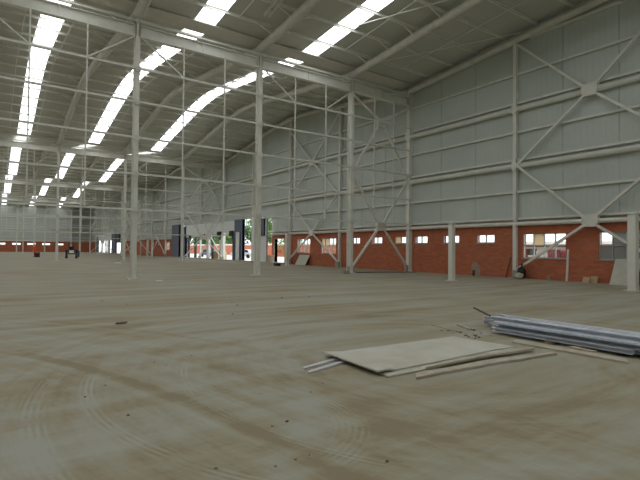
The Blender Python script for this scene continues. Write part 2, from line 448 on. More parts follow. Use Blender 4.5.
for a, c in small: window(a, c, 2.25, 2.82, 2, None, {(1, 0): 'cream'} if abs(a-27.26) < .1 else {})
# doorway through the brick
d = MB().box(WX0-.03, WX1, DOORK[0]-.1, DOORK[0], 0, 2.98).box(WX0-.03, WX1, DOORK[1], DOORK[1]+.25, 0, 2.98).box(WX0-.03, WX1, DOORK[0]-.1, DOORK[1]+.25, 2.88, 2.98)
struct(d.build('door_1', 'wood'))

# ---------------------------------------------------------------- right wall steel: posts, rails, girts, braces
BAYW = lambda k: k
def row_word(r): return ['nearest girder row', 'second girder row', 'third girder row', 'fourth girder row', 'girder row at the far wall'][r]
def ftop(y): return ztube(y) - .02
post_lbl = {-3: 'outside right', -2: 'just beyond the right-hand picture edge', -1: 'slim pale steel post right of the black-sacked corner, beside the large window', 0: '', }
for k in range(-2, 16):
    y = YA + k*B - (.13 if k < 0 else 0); z = ftop(y)
    valleypost = k % 4 == 0
    w_ = .40 if valleypost else .27
    if k == -2: lab = 'slim pale steel post against the brick wall, right of the grey leaning board'
    elif k == -1: lab = 'slim pale steel post against the brick wall with sacks at its foot'
    elif k == 0: lab = 'stout pale steel post against the brick wall where the nearest girder row ends'
    elif k == 1: lab = 'slim pale wall post just left of the nearest free column'
    elif k == 2: lab = 'slim pale steel wall post beside the bright doorway and leaning board'
    elif k == 4: lab = 'stout pale wall post where the second girder row meets the long wall'
    elif k in (3, 5, 6): lab = {3: 'slim pale wall post between the doorway and the white header', 5: 'slim pale wall post behind the blue-grey loading bay panel', 6: 'slim pale wall post before the far end of the loading opening'}[k]
    elif k in (8, 12): lab = 'stout pale wall post where the %s meets the long wall' % row_word(k//4)
    else: lab = 'slim pale far wall post beyond the loading opening'
    p = thing('wall_post', lab, 'post', (W+.05, y, 0), 'posts along the long right wall')
    MB().bar((0, 0, .03), (0, 0, z), w_, w_*.8, (0, 1, 0)).build('shaft', 'steel', p)
    MB().box(-.3, .25, -.3, .3, 0, .04).build('base_plate', 'steel2', p)
    for zz in (7.15, 10.79): MB().box(-w_*.5-.06, w_*.5, -w_*.62, w_*.62, zz-.28, zz+.28).build('node_plate', 'steel', p)
def runs(z):      # stretches of wall where a rail at this height can run
    if z > 5.65: return [(YBACK, YFAR)]
    return [(YBACK, OPEN1[0]), (OPEN1[1], OPEN2[0]), (OPEN2[1], YFAR)]
for z, r_, lab in ((3.45, .13, 'pale round steel tube running along the top of the brick wall'), (7.15, .17, 'pale round steel tube along the long wall, lower of the two high tubes'), (10.79, .17, 'pale round steel tube along the long wall, topmost tube')):
    t = thing('wall_rail', lab, 'rail', (W+.02, YBACK, z), 'round rails along the long wall')
    for a, c in runs(z): MB().tube([(0, a-YBACK, 0), (0, c-YBACK, 0)], r_, 12).build('tube', 'steel', t, smooth=True)
for i, z in enumerate((3.78, 5.5, 7.55, 9.34, 11.2, 13.07)):
    t = thing('wall_girt', 'girt', 'girt', (W+.16, YBACK, z), 'thin girts along the long wall')
    for a, c in runs(z if z > 3.9 else 3.7): MB().prism((0, a-YBACK, 0), (0, c-YBACK, 0), ch(.2, .13, .02)).build('channel', 'girt', t)
    lab = ['just above the brick', 'between the brick and the lower high tube', 'just above the lower high tube', 'between the two high tubes', 'just above the topmost tube', 'under the roof edge'][i]
    t['label'] = 'thin steel girt along the wall cladding, %s' % lab
for x, lab in ((6.33, 'pale post against the far wall, leftmost of three'), (13.86, 'pale post against the far wall, middle of three'), (21.38, 'pale post against the far wall, beside the dark cladding')):
    p = thing('far_wall_post', lab, 'post', (x, YFAR-.3, 0), 'posts on the far wall')
    MB().bar((0, 0, .03), (0, 0, 14.2), .35, .3, (0, 1, 0)).build('shaft', 'steel', p); MB().box(-.3, .3, -.25, .25, 0, .04).build('base_plate', 'steel2', p)
for z, lab in ((3.45, 'pale rail along the top of the far brick wall'), (7.15, 'pale rail across the far wall, lower of two high ones'), (10.8, 'pale rail across the far wall, topmost')):
    tag(MB().tube([(0, 0, 0), (W-.4-XEND, 0, 0)], .15, 10).build('far_wall_rail', 'steel', loc=(XEND, YFAR-.06, z), smooth=True), lab, 'rail', 'rails on the far wall')
t = thing('wall_girt', 'thin steel girt just under the roof edge at the top right', 'girt', (W+.16, -2, 15.2), 'thin girts along the long wall')
MB().prism((0, 0, 0), (0, 18.6, 0), ch(.2, .13, .02)).build('channel', 'girt', t)
# edge rafters along the top of the long wall
for b in range(-1, 4):
    v = valley(b); ys_ = [v+.05+i*(BAY-.1)/24 for i in range(25)]
    tag(MB().tube([(W+.0, y, ztube(y)) for y in ys_], .22, 12).build('edge_rafter', 'steel2', smooth=True),
        'pale round edge rafter following the top of the long wall %s' % BW[b+1].replace('over', 'in'), 'rafter', 'rafters')

def brace(loc, rz, half, zc1, zc2, ztop, lab, group, pale='steel', low=.55, zmid=7.15):
    r = thing('cross_brace', lab, 'brace', loc, group, rz)
    g = .14
    for s in (-1, 1):
        for (z0, zc) in ((low, zc1), (zmid, zc1), (zmid+.05, zc2), (ztop, zc2)):
            MB().bar((0, s*(half-.15), z0), (0, s*.28, zc + (-.22 if z0 < zc else .22)), g, g, (1, 0, 0)).build('brace_arm', pale, r)
    for zc in (zc1, zc2):
        mb = MB(); t = .12
        pr = [(-.46, -.06), (-.32, -.34), (.32, -.34), (.46, -.06), (.42, .27), (-.42, .27)]
        mb.prism((-t, 0, zc), (t, 0, zc), [(x, y) for x, y in pr]); mb.build('gusset_plate', pale, r)
    for s in (-1, 1): MB().box(-.12, .12, s*(half-.12)-.25, s*(half-.12)+.25, .0, .5).build('foot_block', 'concrete', r)
    return r
wb = {-2: 'pale steel cross brace on the wall over the nearest large windows', 1: 'pale steel cross brace on the wall over the two mid-distance windows and the leaning board', 4: 'pale steel cross brace in front of the bright loading opening',
      7: 'pale steel cross brace on the far wall beyond the blue-grey panel', 10: 'pale steel cross brace on the wall just short of the far loading opening', 13: 'pale steel cross brace in the far loading opening'}
for k, lab in wb.items():
    yc = YA + (k+.5)*B
    brace((W-.13, yc-(.2 if k < 0 else .05), 0), 0, B/2, 3.45, 10.79, ftop(yc)-1.15 if k != -2 else 14.9, lab, 'cross braces on the long wall')

# ---------------------------------------------------------------- cross rows: columns, girders, partition frames, end braces
XS = [-1.2, 6.33, 13.86, 21.38, W-.1]
RX = {21.38: 'nearest to the brick wall', 13.86: 'second from the brick wall', 6.33: 'third from the brick wall', -1.2: 'fourth from the brick wall'}
DZ = [0, -.28, -.3, -.3]
col0 = None
for r_ in range(4):
    y = valley(r_); dz = DZ[r_]; zb = 13.25 + dz; zt = 14.0 + dz
    for x in XC:
        if x < 0 and r_ > 1: continue
        lab = 'pale steel column of the %s, %s' % (row_word(r_), RX[x])
        c = thing('steel_column', lab, 'column', (x, y, 0), 'free-standing steel columns')
        MB().prism((0, 0, .05), (0, 0, zb), ib(.24, .46, .045), (0, 1, 0)).build('shaft', 'steel', c)
        MB().box(-.3, .3, -.36, .36, 0, .05).build('base_plate', 'steel2', c)
        s_ = MB().box(-.07, .07, -.2, .2, zb, zt+.02).box(-.16, .16, -.25, .25, zt, zt+.05)
        s_.prism((0, 0, zt+.05), (0, 0, ztube(y+.01)-.1), ib(.24, .4, .05), (0, 1, 0)); s_.build('stub', 'steel2', c)
        for zz in (3.75, 5.68, 7.66, 9.6, 11.42):
            MB().box(-.16, .16, -.3, -.24, zz+dz-.14, zz+dz+.14).build('cleat', 'steel2', c)
    for i in range(4):
        xa, xb = XS[i]+.13, XS[i+1]-.13
        where = ['left of the third column from the wall', 'between third and second columns from the wall', 'between second and first columns from the wall', 'between the first column and the wall'][i]
        g = thing('girder', 'deep girder of the %s, %s' % (row_word(r_), where), 'girder', (xa, y, zb), 'girders of the cross rows')
        MB().prism((0, 0, .33), (xb-xa, 0, .33), ib(.30, .66, .04)).build('beam', 'steel', g)
        MB().bar((0, -.14, .84), (xb-xa, -.14, .84), .16, .08).build('top_rail', 'steel', g)
        MB().bar((0, -.16, .05), (xb-xa, -.16, .05), .03, .11).build('bottom_lip', 'steel', g)
        for xx in (.03, xb-xa-.03): MB().box(xx-.03, xx+.03, -.15, .15, 0, .66).build('end_plate', 'steel2', g)
        MB().box((xb-xa)/2-.02, (xb-xa)/2+.02, -.14, .14, .04, .62).build('stiffener', 'steel', g)
        f = thing('partition_frame', 'open rail frame of the %s, %s' % (row_word(r_), where), 'frame', (XS[i], y, 0), 'open partition frames')
        L = XS[i+1]-XS[i]
        for zz in (3.75, 5.68, 7.66, 9.6, 11.42):
            MB().prism((.13, -.36, zz+dz), (L-.13, -.36, zz+dz), [(-a_, b_) for a_, b_ in ch(.12, .10, .015)][::-1]).build('rail', 'girt', f)
        for t in (1/3, 2/3):
            MB().bar((L*t, -.36, 3.7+dz), (L*t, -.36, zb+.05), .07, .07, (0, 1, 0)).build('hanger_rod', 'girt', f)
        if i < 3:
            MB().bar((.2, -.3, zb-.1), (L/3-.06, -.36, 11.5+dz), .07, .07).build('strut', 'girt', f)
            MB().bar((L-.2, -.3, zb-.1), (L*2/3+.06, -.36, 11.5+dz), .07, .07).build('strut', 'girt', f)
    brace(((21.38+W)/2, y, 0), -math.pi/2, (W-21.38)/2, 3.55+dz, 11.45+dz, 13.1+dz, 'pale steel cross brace filling the wall end of the %s' % row_word(r_), 'end braces of the cross rows', 'steel', .35, 7.3+dz)

# rafters with fly braces to the purlins
for b in range(-1, 4):
    v = valley(b)
    for x in XC[:3]:
        pts = [v+.02+i*(BAY-.04)/28 for i in range(29)]
        r = thing('rafter', 'thick curved rafter %s, above columns %s' % (BW[b+1].replace('over', 'in'), RX[x]), 'rafter', (x, v, ztube(v+.02)), 'rafters')
        z0 = ztube(v+.02)
        MB().tube([(0, y-v, ztube(y)-z0) for y in pts], .265, 14).build('tube', 'steel2', r, smooth=True)
        for o in (OFFS if b < 0 else OFFS[::2]):
            for s in ((-1, 1) if b < 0 else (-1,)):
                zz = ztube(v+o)-z0
                MB().bar((s*1.15, o, zz+.40), (s*.2, o, zz-.02), .07, .05).build('fly_brace', 'purlin', r)
        for o in OFFS[::2]: MB().tube([(0, o+.5, ztube(v+o+.5)-z0), (0, o+.56, ztube(v+o+.56)-z0)], .30, 14).build('flange', 'steel2', r)
# purlins
for b in range(-1, 4):
    for o in OFFS:
        y = valley(b)+o; z = ztube(y)+.47
        mb = MB().prism((0, 0, 0), (W+.1-XEND, 0, 0), [(-.06, -.08), (.012, -.08), (.012, .065), (.06, .065), (.06, .08), (-.006, .08), (-.006, -.065), (-.06, -.065)])
        tag(mb.build('purlin', 'purlin', loc=(XEND, y, z)), 'long thin steel purlin crossing under the roof sheet %s' % BW[b+1].replace('over', 'in'), 'purlin', 'purlins %s' % BW[b+1].replace('over', 'of'))
# slender tie rods between purlins
for b in range(-1, 2):
    v = valley(b)
    for x in (24.4, 19.05, 16.5, 11.4, 8.85, 3.85, 1.35):
        pts = [v+2.04+i*(BAY-4.08)/14 for i in range(15)]
        tag(MB().tube([(0, y-v, ztube(y)+.36-14) for y in pts], .028, 5).build('tie_rod', 'purlin', loc=(x, v, 14)), 'slender tie rod running across the purlins %s' % BW[b+1].replace('over', 'in'), 'rod', 'tie rods %s' % BW[b+1])
for i, (p_, q_) in enumerate((((17.6, 21.9), (21.3, 15.5)), ((21.4, 25.6), (27.2, 17.0)))):
    tag(MB().bar((0, 0, 0), (q_[0]-p_[0], q_[1]-p_[1], ztube(q_[1])-ztube(p_[1])), .045, .045).build('roof_brace', 'purlin', loc=(p_[0], p_[1], ztube(p_[1])+.25)),
        ['thin diagonal roof brace beside the right-hand skylight strip', 'thin diagonal roof brace running out to the top of the long wall'][i], 'brace')
# twin channels slung under the roof
t = thing('ceiling_channel', 'pair of bright pale channels hung lengthwise under the roof between the two nearest skylight strips', 'channel', (12.65, 23.7, 15.05), rz=-.1)
for s in (-.13, .13):
    MB().prism((s, 0, 0), (s, -6.9, .5), ch(.12, .14, .02)).build('channel', 'steel', t)
for yy in (.6, 3.4, 6.2): MB().box(-.2, .2, -yy-.04, -yy+.04, yy*.072-.02, yy*.072+.14).build('hanger', 'girt', t)

# ---------------------------------------------------------------- short stout posts inside the wall
for (x, y, h, w_, lab) in ((21.4, 17.6, 3.2, .29, 'short stout pale post standing free in front of the small windows'),
                      (23.3, 9.15, 3.4, .34, 'short stout pale post nearest the right edge, in front of the grey leaning board'),
                      (24.6, 41.1, 3.3, .30, 'short stout pale post by the bright doorway'),
                      (24.2, 88.5, 3.3, .30, 'short stout pale post beyond the blue-grey panel, nearer of two'),
                      (25.2, 95.5, 3.3, .36, 'short stout pale post beyond the blue-grey panel, farther of two')):
    c = thing('short_post', lab, 'post', (x, y, 0), 'short free-standing posts')
    MB().box(-w_/2, w_/2, -w_/2, w_/2, .04, h).build('shaft', 'steel', c, bevel=.02)
    MB().box(-w_/2-.12, w_/2+.12, -w_/2-.12, w_/2+.12, 0, .04).build('base_plate', 'steel2', c)
    MB().box(-w_/2-.03, w_/2+.03, -w_/2-.03, w_/2+.03, h, h+.05).build('cap_plate', 'steel', c)

# ---------------------------------------------------------------- loading openings in the long wall
def panel(name, y0, y1, z0, z1, x0, x1, mat, lab, cat, ribs=True, axis=1):
    r = thing(name, lab, cat, ((x0+x1)/2, (y0+y1)/2, z0))
    hx, hy, h = (x1-x0)/2, (y1-y0)/2, z1-z0
    MB().box(-hx, hx, -hy, hy, 0, h).build('sheet', mat, r, bevel=.02)
    e = MB().box(-hx-.04, hx+.04, -hy, -hy+.08, 0, h).box(-hx-.04, hx+.04, hy-.08, hy, 0, h).box(-hx-.04, hx+.04, -hy, hy, h-.08, h)
    e.build('edge_trim', mat, r)
    return r
panel('header_panel', 59.6, 79.2, 3.85, 5.55, W-.1, W+.15, 'white', 'long white header panel over the nearer loading opening', 'panel')
panel('loading_panel', 82.6, 86.4, 0, 5.85, W-.3, W+.1, 'navy', 'tall blue-grey panel at the far end of the nearer loading opening', 'panel')
panel('loading_panel', 79.3, 80.9, 0, 5.4, W-.3, W+.1, 'navy', 'narrow blue-grey panel beside the second-row wall column in the loading opening', 'panel')
panel('loading_panel', 56.9, 59.2, 0, 5.6, W-.3, W+.1, 'navy', 'blue-grey panel between the white header and the tall bright gap', 'panel')
panel('loading_panel', 50.3, 52.0, 3.28, 5.36, W-.55, W-.38, 'navy', 'short blue-grey panel hung high right of the second column', 'panel')
panel('door_leaf', 50.0, 53.9, 0, 5.45, W-.38, W-.2, 'white', 'plain white door leaf standing beneath the short blue-grey panel', 'door')
MB_ = MB().box(-.1, .1, -.4, .4, 0, 3.9)
tag(MB_.build('white_strip', 'white', loc=(W-.5, 57.8, 0), bevel=.02), 'narrow white upright board in front of the blue-grey panel', 'board')
for y, w_, m_, lab in ((75.2, .5, 'dark', 'dark upright frame post behind the diagonal brace in the loading opening'), (69.6, .75, 'white', 'left of the two broad white upright posts in the loading opening'),
                       (64.6, .85, 'white', 'right of the two broad white upright posts in the loading opening'), (60.2, .5, 'dark', 'dark upright frame post touching the right blue-grey panel'),
                       (78.4, .5, 'dark', 'dark upright frame post at the left end under the white header'), (67.9, .3, 'dark', 'slim dark upright beside the broad white posts')):
    tag(MB().box(-.15, .15, -w_/2, w_/2, 0, 3.85).build('frame_post', m_, loc=(W+.1, y, 0), bevel=.02), lab, 'post')
tag(MB().box(-.1, .1, -9.5, 9.5, -.1, .1).build('door_rail', 'steel', loc=(W-.15, 69.4, 3.62)), 'pale rail under the white header', 'rail')
for y, lab in ((76.8, 'black motor box under the header, leftmost'), (70.0, 'black motor box above the left white post'), (64.6, 'black motor box above the right white post'), (60.3, 'black motor box beside the right blue-grey panel')):
    r = thing('motor_box', lab, 'motor', (W-.26, y, 3.3), 'motor boxes under the header')
    sz = .55 if y < 68 else .3
    MB().box(-.15, .15, -sz, sz, .1, .85 if sz > .4 else .6).build('housing', 'black', r, bevel=.04)
    MB().tube([(0, -sz*.6, .1), (0, -sz*.6, -.35)], .09).build('chain_guide', 'black', r)
# far loading opening
panel('header_panel', 139.5, 162.5, 3.7, 5.4, W-.1, W+.15, 'white', 'white header panel over the far loading opening', 'panel')
panel('loading_panel', 134.5, 139.3, 0, 5.5, W-.3, W+.1, 'navy', 'blue-grey panel at the near end of the far loading opening, left piece', 'panel')
panel('loading_panel', 130.3, 133.2, 2.9, 5.3, W-.3, W+.1, 'navy', 'blue-grey panel at the near end of the far loading opening, right piece', 'panel')
panel('loading_panel', 160.2, 162.8, 0, 4.9, W-.2, W+.1, 'navy', 'blue-grey panel at the far end of the far loading opening', 'panel')
for y, m_ in ((154, 'white'), (149, 'white'), (144.5, 'dark')):
    tag(MB().box(-.15, .15, -.55, .55, 0, 3.7).build('frame_post', m_, loc=(W+.1, y, 0)), 'upright frame post in the far loading opening, %s' % {154: 'white, farther', 149: 'white, nearer', 144.5: 'dark'}[y], 'post')
# low kerb by the openings
struct(MB().box(W-1.1, W+.2, 45.5, 88, 0, .14).build('trim_30', 'concrete'))
struct(MB().box(W-1.1, W+.2, 128, 165, 0, .14).build('trim_31', 'concrete'))

# ---------------------------------------------------------------- floor objects, foreground
def slab(name, corners, z, t, mat, lab, cat, group=None, jag=0, seed=1):
    """a flat board from its plan corners, with a slightly broken edge"""
    rd = random.Random(seed); pts = []
    n = len(corners)
    for i in range(n):
        a, c = Vector(corners[i]), Vector(corners[(i+1) % n]); m_ = max(1, int((c-a).length/.18)) if jag else 1
        for j in range(m_):
            p = a.lerp(c, j/m_)
            if j: p += Vector((rd.uniform(-jag, jag), rd.uniform(-jag, jag)))
            pts.append(p)
    cx = sum(p.x for p in pts)/len(pts); cy = sum(p.y for p in pts)/len(pts)
    zf = z if callable(z) else (lambda x, y: z)
    vs = [(p.x-cx, p.y-cy, zf(p.x, p.y)) for p in pts] + [(p.x-cx, p.y-cy, zf(p.x, p.y)+t) for p in pts]; N = len(pts)
    mb = MB().add(vs, [tuple(range(N))[::-1], tuple(range(N, 2*N))] + [(i, (i+1) % N, N+(i+1) % N, N+i) for i in range(N)])
    return tag(mb.build(name, mat, loc=(cx, cy, 0)), lab, cat, group)
def sheet_mat():
    m, nt, b = nodes('dusty_plywood'); co = objco(nt)
    n = noise(nt, co, 1.6, 6, .6); n2 = noise(nt, co, 9, 4, .7, (.3, 1, 1))
    f = mth(nt, 'ADD', mth(nt, 'MULTIPLY', n, .8), mth(nt, 'MULTIPLY', n2, .2))
    nt.links.new(ramp(nt, f, [(.35, (.50, .475, .38)), (.5, (.56, .545, .46)), (.65, (.60, .59, .52))]), b.inputs['Base Color'])
    b.inputs['Roughness'].default_value = .85; return m
M['ply'] = sheet_mat()
slab('plywood_sheet', [(4.36, 4.62), (7.45, 4.62), (7.30, 5.90), (4.50, 5.95)], .005, .022, 'ply', 'lower plywood sheet on the floor, its edge poking out beneath the top sheet', 'board', jag=.012, seed=3)
slab('plywood_sheet', [(4.26, 4.735), (7.0, 4.82), (7.47, 4.78), (7.32, 5.98), (4.33, 6.09)], lambda x, y: .03 + (.035 if x < 4.5 else .0) , .022, 'ply', 'big pale dusty plywood sheet lying on the floor, the top one', 'board', jag=.008, seed=5)
slab('plank', [(4.60, 4.36), (4.75, 4.51), (6.3, 4.45), (7.72, 4.22), (7.66, 4.13), (6.2, 4.28)], .003, .035, 'woodpale', 'long ragged board offcut lying in front of the plywood sheets', 'plank', jag=.02, seed=8)
slab('plank', [(5.0, 4.56), (6.1, 4.68), (7.62, 4.55), (7.55, 4.46), (6.2, 4.57)], .04, .03, 'woodpale', 'narrow ragged strip lying on the front edge of the plywood', 'plank', jag=.012, seed=9)
slab('plank', [(7.93, 5.12), (8.20, 5.22), (8.21, 3.32), (7.98, 3.20)], .003, .03, 'woodpale', 'long pale plank lying alongside the steel profiles', 'plank', jag=.008, seed=10)
slab('plank', [(8.25, 4.28), (8.38, 4.2), (8.30, 3.80), (8.2, 3.85)], .036, .02, 'woodpale', 'short splinter of wood between the long plank and the profiles', 'plank', jag=.02, seed=12)
slab('metal_strip', [(3.57, 5.36), (3.62, 5.44), (4.60, 5.74), (4.60, 5.64)], .004, .02, 'alu', 'bright metal strip sticking out from under the plywood, nearer of the pair', 'strip', 'metal strips under the plywood')
slab('metal_strip', [(3.64, 5.58), (3.68, 5.66), (4.6, 5.92), (4.6, 5.83)], .004, .02, 'alu', 'bright metal strip sticking out from under the plywood, farther of the pair', 'strip', 'metal strips under the plywood')

# bundle of galvanised profiles, running out of the frame to the right
blk = [(8.95, 4.75), (8.98, 3.1), (8.99, 1.5)]
for i, (x, y) in enumerate(blk):
    tag(MB().box(-.46, .46, -.07, .07, 0, .055).build('timber_bearer', 'wood', loc=(x, y, 0), bevel=.008), ['timber bearer under the left end of the steel profiles', 'timber bearer under the middle of the steel profiles', 'timber bearer under the right end of the steel profiles'][i], 'timber', 'bearers')
rd = random.Random(4)
prof = []
layers = [(.055, [8.50, 8.62, 8.74, 8.86, 8.98, 9.10, 9.22, 9.34]), (.137, [8.56, 8.70, 8.82, 8.95, 9.08, 9.20, 9.33]), (.213, [8.86, 8.99, 9.12, 9.25, 9.37])]
pn = 0
for li, (z, xs_) in enumerate(layers):
    for j, x in enumerate(xs_):
        y1 = 5.75 + .12*j*.9 + rd.uniform(-.28, .3) + li*.18; y0 = .4 + rd.uniform(-.3, .3)
        if (li, j) == (0, 0): y0, y1 = 3.34, 5.95
        if (li, j) == (1, 0): y0, y1 = 1.0, 5.85
        dx = rd.uniform(-.03, .05)
        mb = MB(); L = y1-y0; sgn = rd.choice((-1, 1))
        pr = ch(.10, .078, .008)
        if rd.random() < .5: pr = [(-a, c_) for a, c_ in pr][::-1]
        mb.prism((0, 0, 0), (dx, L, 0), pr)
        if (li, j) == (0, 0): lab = 'short galvanised channel at the front foot of the profile bundle'
        elif li == 2: lab = 'long galvanised channel in the top layer of the profile bundle'
        elif li == 1: lab = 'long galvanised channel in the middle layer of the profile bundle'
        else: lab = 'long galvanised channel in the bottom layer of the profile bundle'
        tag(mb.build('steel_profile', 'galv' if rd.random() < .6 else 'galv2', loc=(x, y0, z+.042)), lab, 'steel profile', 'bundle of steel profiles' if (li, j) == (0, 0) else 'steel profiles, layer %s' % ['bottom', 'middle', 'top'][li])
tag(MB().tube([(0, 0, 0), (-.86, -1.05, .0)], .02, 6).build('steel_rod', 'dark', loc=(9.55, 7.18, .33)), 'thin dark rod poking out of the left end of the profile bundle', 'rod')
slab('wood_stick', [(8.72, 7.02), (8.78, 7.0), (8.50, 6.44), (8.44, 6.48)], .003, .03, 'woodpale', 'small pale stick left of the profile bundle', 'stick')
slab('wood_stick', [(8.25, 7.36), (8.29, 7.36), (8.08, 6.56), (8.04, 6.58)], .003, .012, 'wood', 'thin brown lath on the floor left of the pale stick', 'stick')
# crumbs and stones
proto = None
spots = [(2.387, 11.11, .095), (2.415, 3.997, .03), (1.161, 5.02, .03), (2.634, 2.806, .025), (7.98, 6.34, .05), (1.45, 3.45, .02), (.9, 5.9, .025)]
for i in range(16): spots.append((7.9+rd.uniform(-.35, .6), 6.1+rd.uniform(-.35, .6), rd.uniform(.015, .05)))
for i in range(26): spots.append((rd.uniform(.6, 4.2), rd.uniform(2.8, 8.5), rd.uniform(.008, .018)))
for i in range(10): spots.append((rd.uniform(2, 10), rd.uniform(9, 18), rd.uniform(.02, .05)))
me_o = MB().blob((0, 0, .6), (1, 1, .6), 3)
for i, (x, y, s_) in enumerate(spots):
    near = 4 < i < 5 or 7 <= i < 23
    lab, g = ('stone crumb in the rubble between the plywood and the profile bundle', 'rubble by the bundle') if near else ('small dark crumb lying on the open dusty floor', 'crumbs on the open floor')
    if i == 0: lab, g = 'dark lump of debris alone on the floor left of centre', None
    if proto is None:
        proto = me_o.build('stone', 'stone'); o = proto
    else:
        o = proto.copy(); COL.objects.link(o)
    if 'group' in o: del o['group']
    tag(o, lab, 'stone', g); o.location = (x*K, y*K, 0)
    s_ *= 1 if i == 0 else .6; o.scale = (s_*1.4, s_, s_*(.5 if i == 0 else .9)); o.rotation_euler.z = rd.uniform(0, 6) if i else 0
for x, y, s_, lab in ((7.06, 24.5, .16, 'white scrap on the floor between the first and second rows of columns'), (11.3, 54.7, .3, 'white scrap on the floor beyond the second column')):
    slab('paper_scrap', [(x-s_, y-s_*.7), (x+s_, y-s_), (x+s_*1.2, y+s_), (x-s_, y+s_*.6)], .002, .03, 'white', lab, 'scrap')

# ---------------------------------------------------------------- things along the long wall
def leaning(name, y0, y1, h, foot, top, t, mat, lab, cat, z0=0, skew=0):
    """board standing on edge, leaning on the wall: foot/top are x of its face"""
    vs = []
    for dx in (0, t):
        vs += [(foot+dx, y0, z0), (foot+dx, y1, z0), (top+dx, y1+skew, z0+h), (top+dx, y0+skew, z0+h)]
    cx, cy = foot, (y0+y1)/2
    mb = MB().add([(a-cx, c-cy, z) for a, c, z in vs], [(0, 1, 2, 3), (7, 6, 5, 4), (0, 4, 5, 1), (1, 5, 6, 2), (2, 6, 7, 3), (3, 7, 4, 0)])
    return tag(mb.build(name, mat, loc=(cx, cy, 0)), lab, cat)
leaning('leaning_board', 10.4, 11.65, 1.35, W-.6, W+.12, .03, 'grey_board', 'large grey board leaning under the dusty window', 'board')
leaning('leaning_board', 9.2, 9.9, 1.2, W-.6, W+.12, .03, 'wood', 'brown board leaning at the right picture edge behind the short post', 'board')
leaning('leaning_board', 41.2, 43.2, 1.1, W-.55, W+.05, .04, 'grey_board', 'grey board leaning on the wall beneath the distant window by the doorway', 'board')
leaning('chipboard_offcut', 12.85, 13.2, .30, W-.3, W-.15, .04, 'osb', 'chipboard offcut leaning against the brick, left one of two', 'board')
leaning('chipboard_offcut', 12.5, 12.9, .36, W-.12, W+.05, .04, 'osb', 'chipboard offcut leaning against the brick, right one of two', 'board')
tag(MB().tube([(0, 0, 0), (.4, .12, 1.83)], .06, 8).build('white_pipe', 'steel', loc=(W-.5, 13.95, .02)), 'white pipe leaning on the wall at the right edge of the large window', 'pipe')
tag(MB().bar((0, 0, 0), (.35, -.12, 1.3), .06, .05).build('dark_stick', 'dark', loc=(W-.3, 17.95, .02)), 'dark stick leaning on the brick left of the sacks', 'stick')
r = thing('rubbish_sack', 'black rubbish sack slumped at the foot of the wall post', 'sack', (W-.3, 16.85, 0))
MB().blob((0, 0, .42), (.25, .3, .42), 5, .12).build('body', 'black', r, smooth=True); MB().blob((0, 0, .86), (.07, .07, .1), 6).build('knot', 'black', r)
tag(MB().blob((0, 0, .2), (.22, .32, .22), 9, .12).build('cement_sack', 'bag', loc=(W-.85, 16.7, 0)), 'pale cement sack lying in front of the black sack', 'sack')
tag(MB().box(0, .03, -.35, .35, .0, .75).box(-.03, .03, -.2, .25, .6, .9).build('mortar_patch', 'mortar_stain', loc=(W+.18, 20.6, 0)), 'pale mortar patch low on the brick below the small window', 'patch')
tag(MB().tube([(0, 0, 0), (0, 0, .38)], .09, 10).build('bucket', 'dark', loc=(W-.2, 20.5, 0)), 'small dark bucket at the foot of the brick wall', 'bucket')
tag(MB().tube([(0, 0, 0), (0, 0, .3)], .11, 10).build('bucket', 'mortar_stain', loc=(W-.3, 15.1, 0)), 'small brown pot at the foot of the wall beneath the large window', 'pot')
r = thing('crate', 'small wooden crate standing in the bright doorway', 'crate', (W-.5, 48.7, .14))
MB().box(-.25, .25, -.4, .4, 0, .75).build('body', 'wood', r, bevel=.02); MB().box(-.28, .28, -.43, .43, .7, .8).build('lid', 'woodpale', r)
r = thing('cardboard_box', 'brown cardboard box seen between the white posts of the loading opening', 'box', (W+.9, 67.2, -.12))
MB().box(-.7, .7, -1.2, 1.2, 0, 1.35).build('body', 'osb', r, bevel=.02); MB().box(-.72, .72, -.06, .06, 0, 1.37).build('tape', 'wood', r)
r = thing('rubble_block', 'small concrete block near the foot of the nearest free column', 'block', (20.5, 26.2, 0))
MB().box(-.25, .25, -.2, .2, 0, .22).build('block', 'concrete', r, bevel=.03); MB().blob((.35, .1, .08), (.12, .1, .09), 2).build('chip', 'stone', r)
slab('drain_channel', [(22.2, 26.9), (26.9, 25.6), (26.9, 26.2), (22.4, 28.0)], .002, .03, 'dark', 'dark strip on the floor between the nearest column and the wall', 'strip')
tag(MB().box(-.25, .25, -.3, .3, 0, .3).build('dark_block', 'black', loc=(23.6, 41.3, 0), bevel=.04), 'small black block on the floor near the bright doorway', 'block')

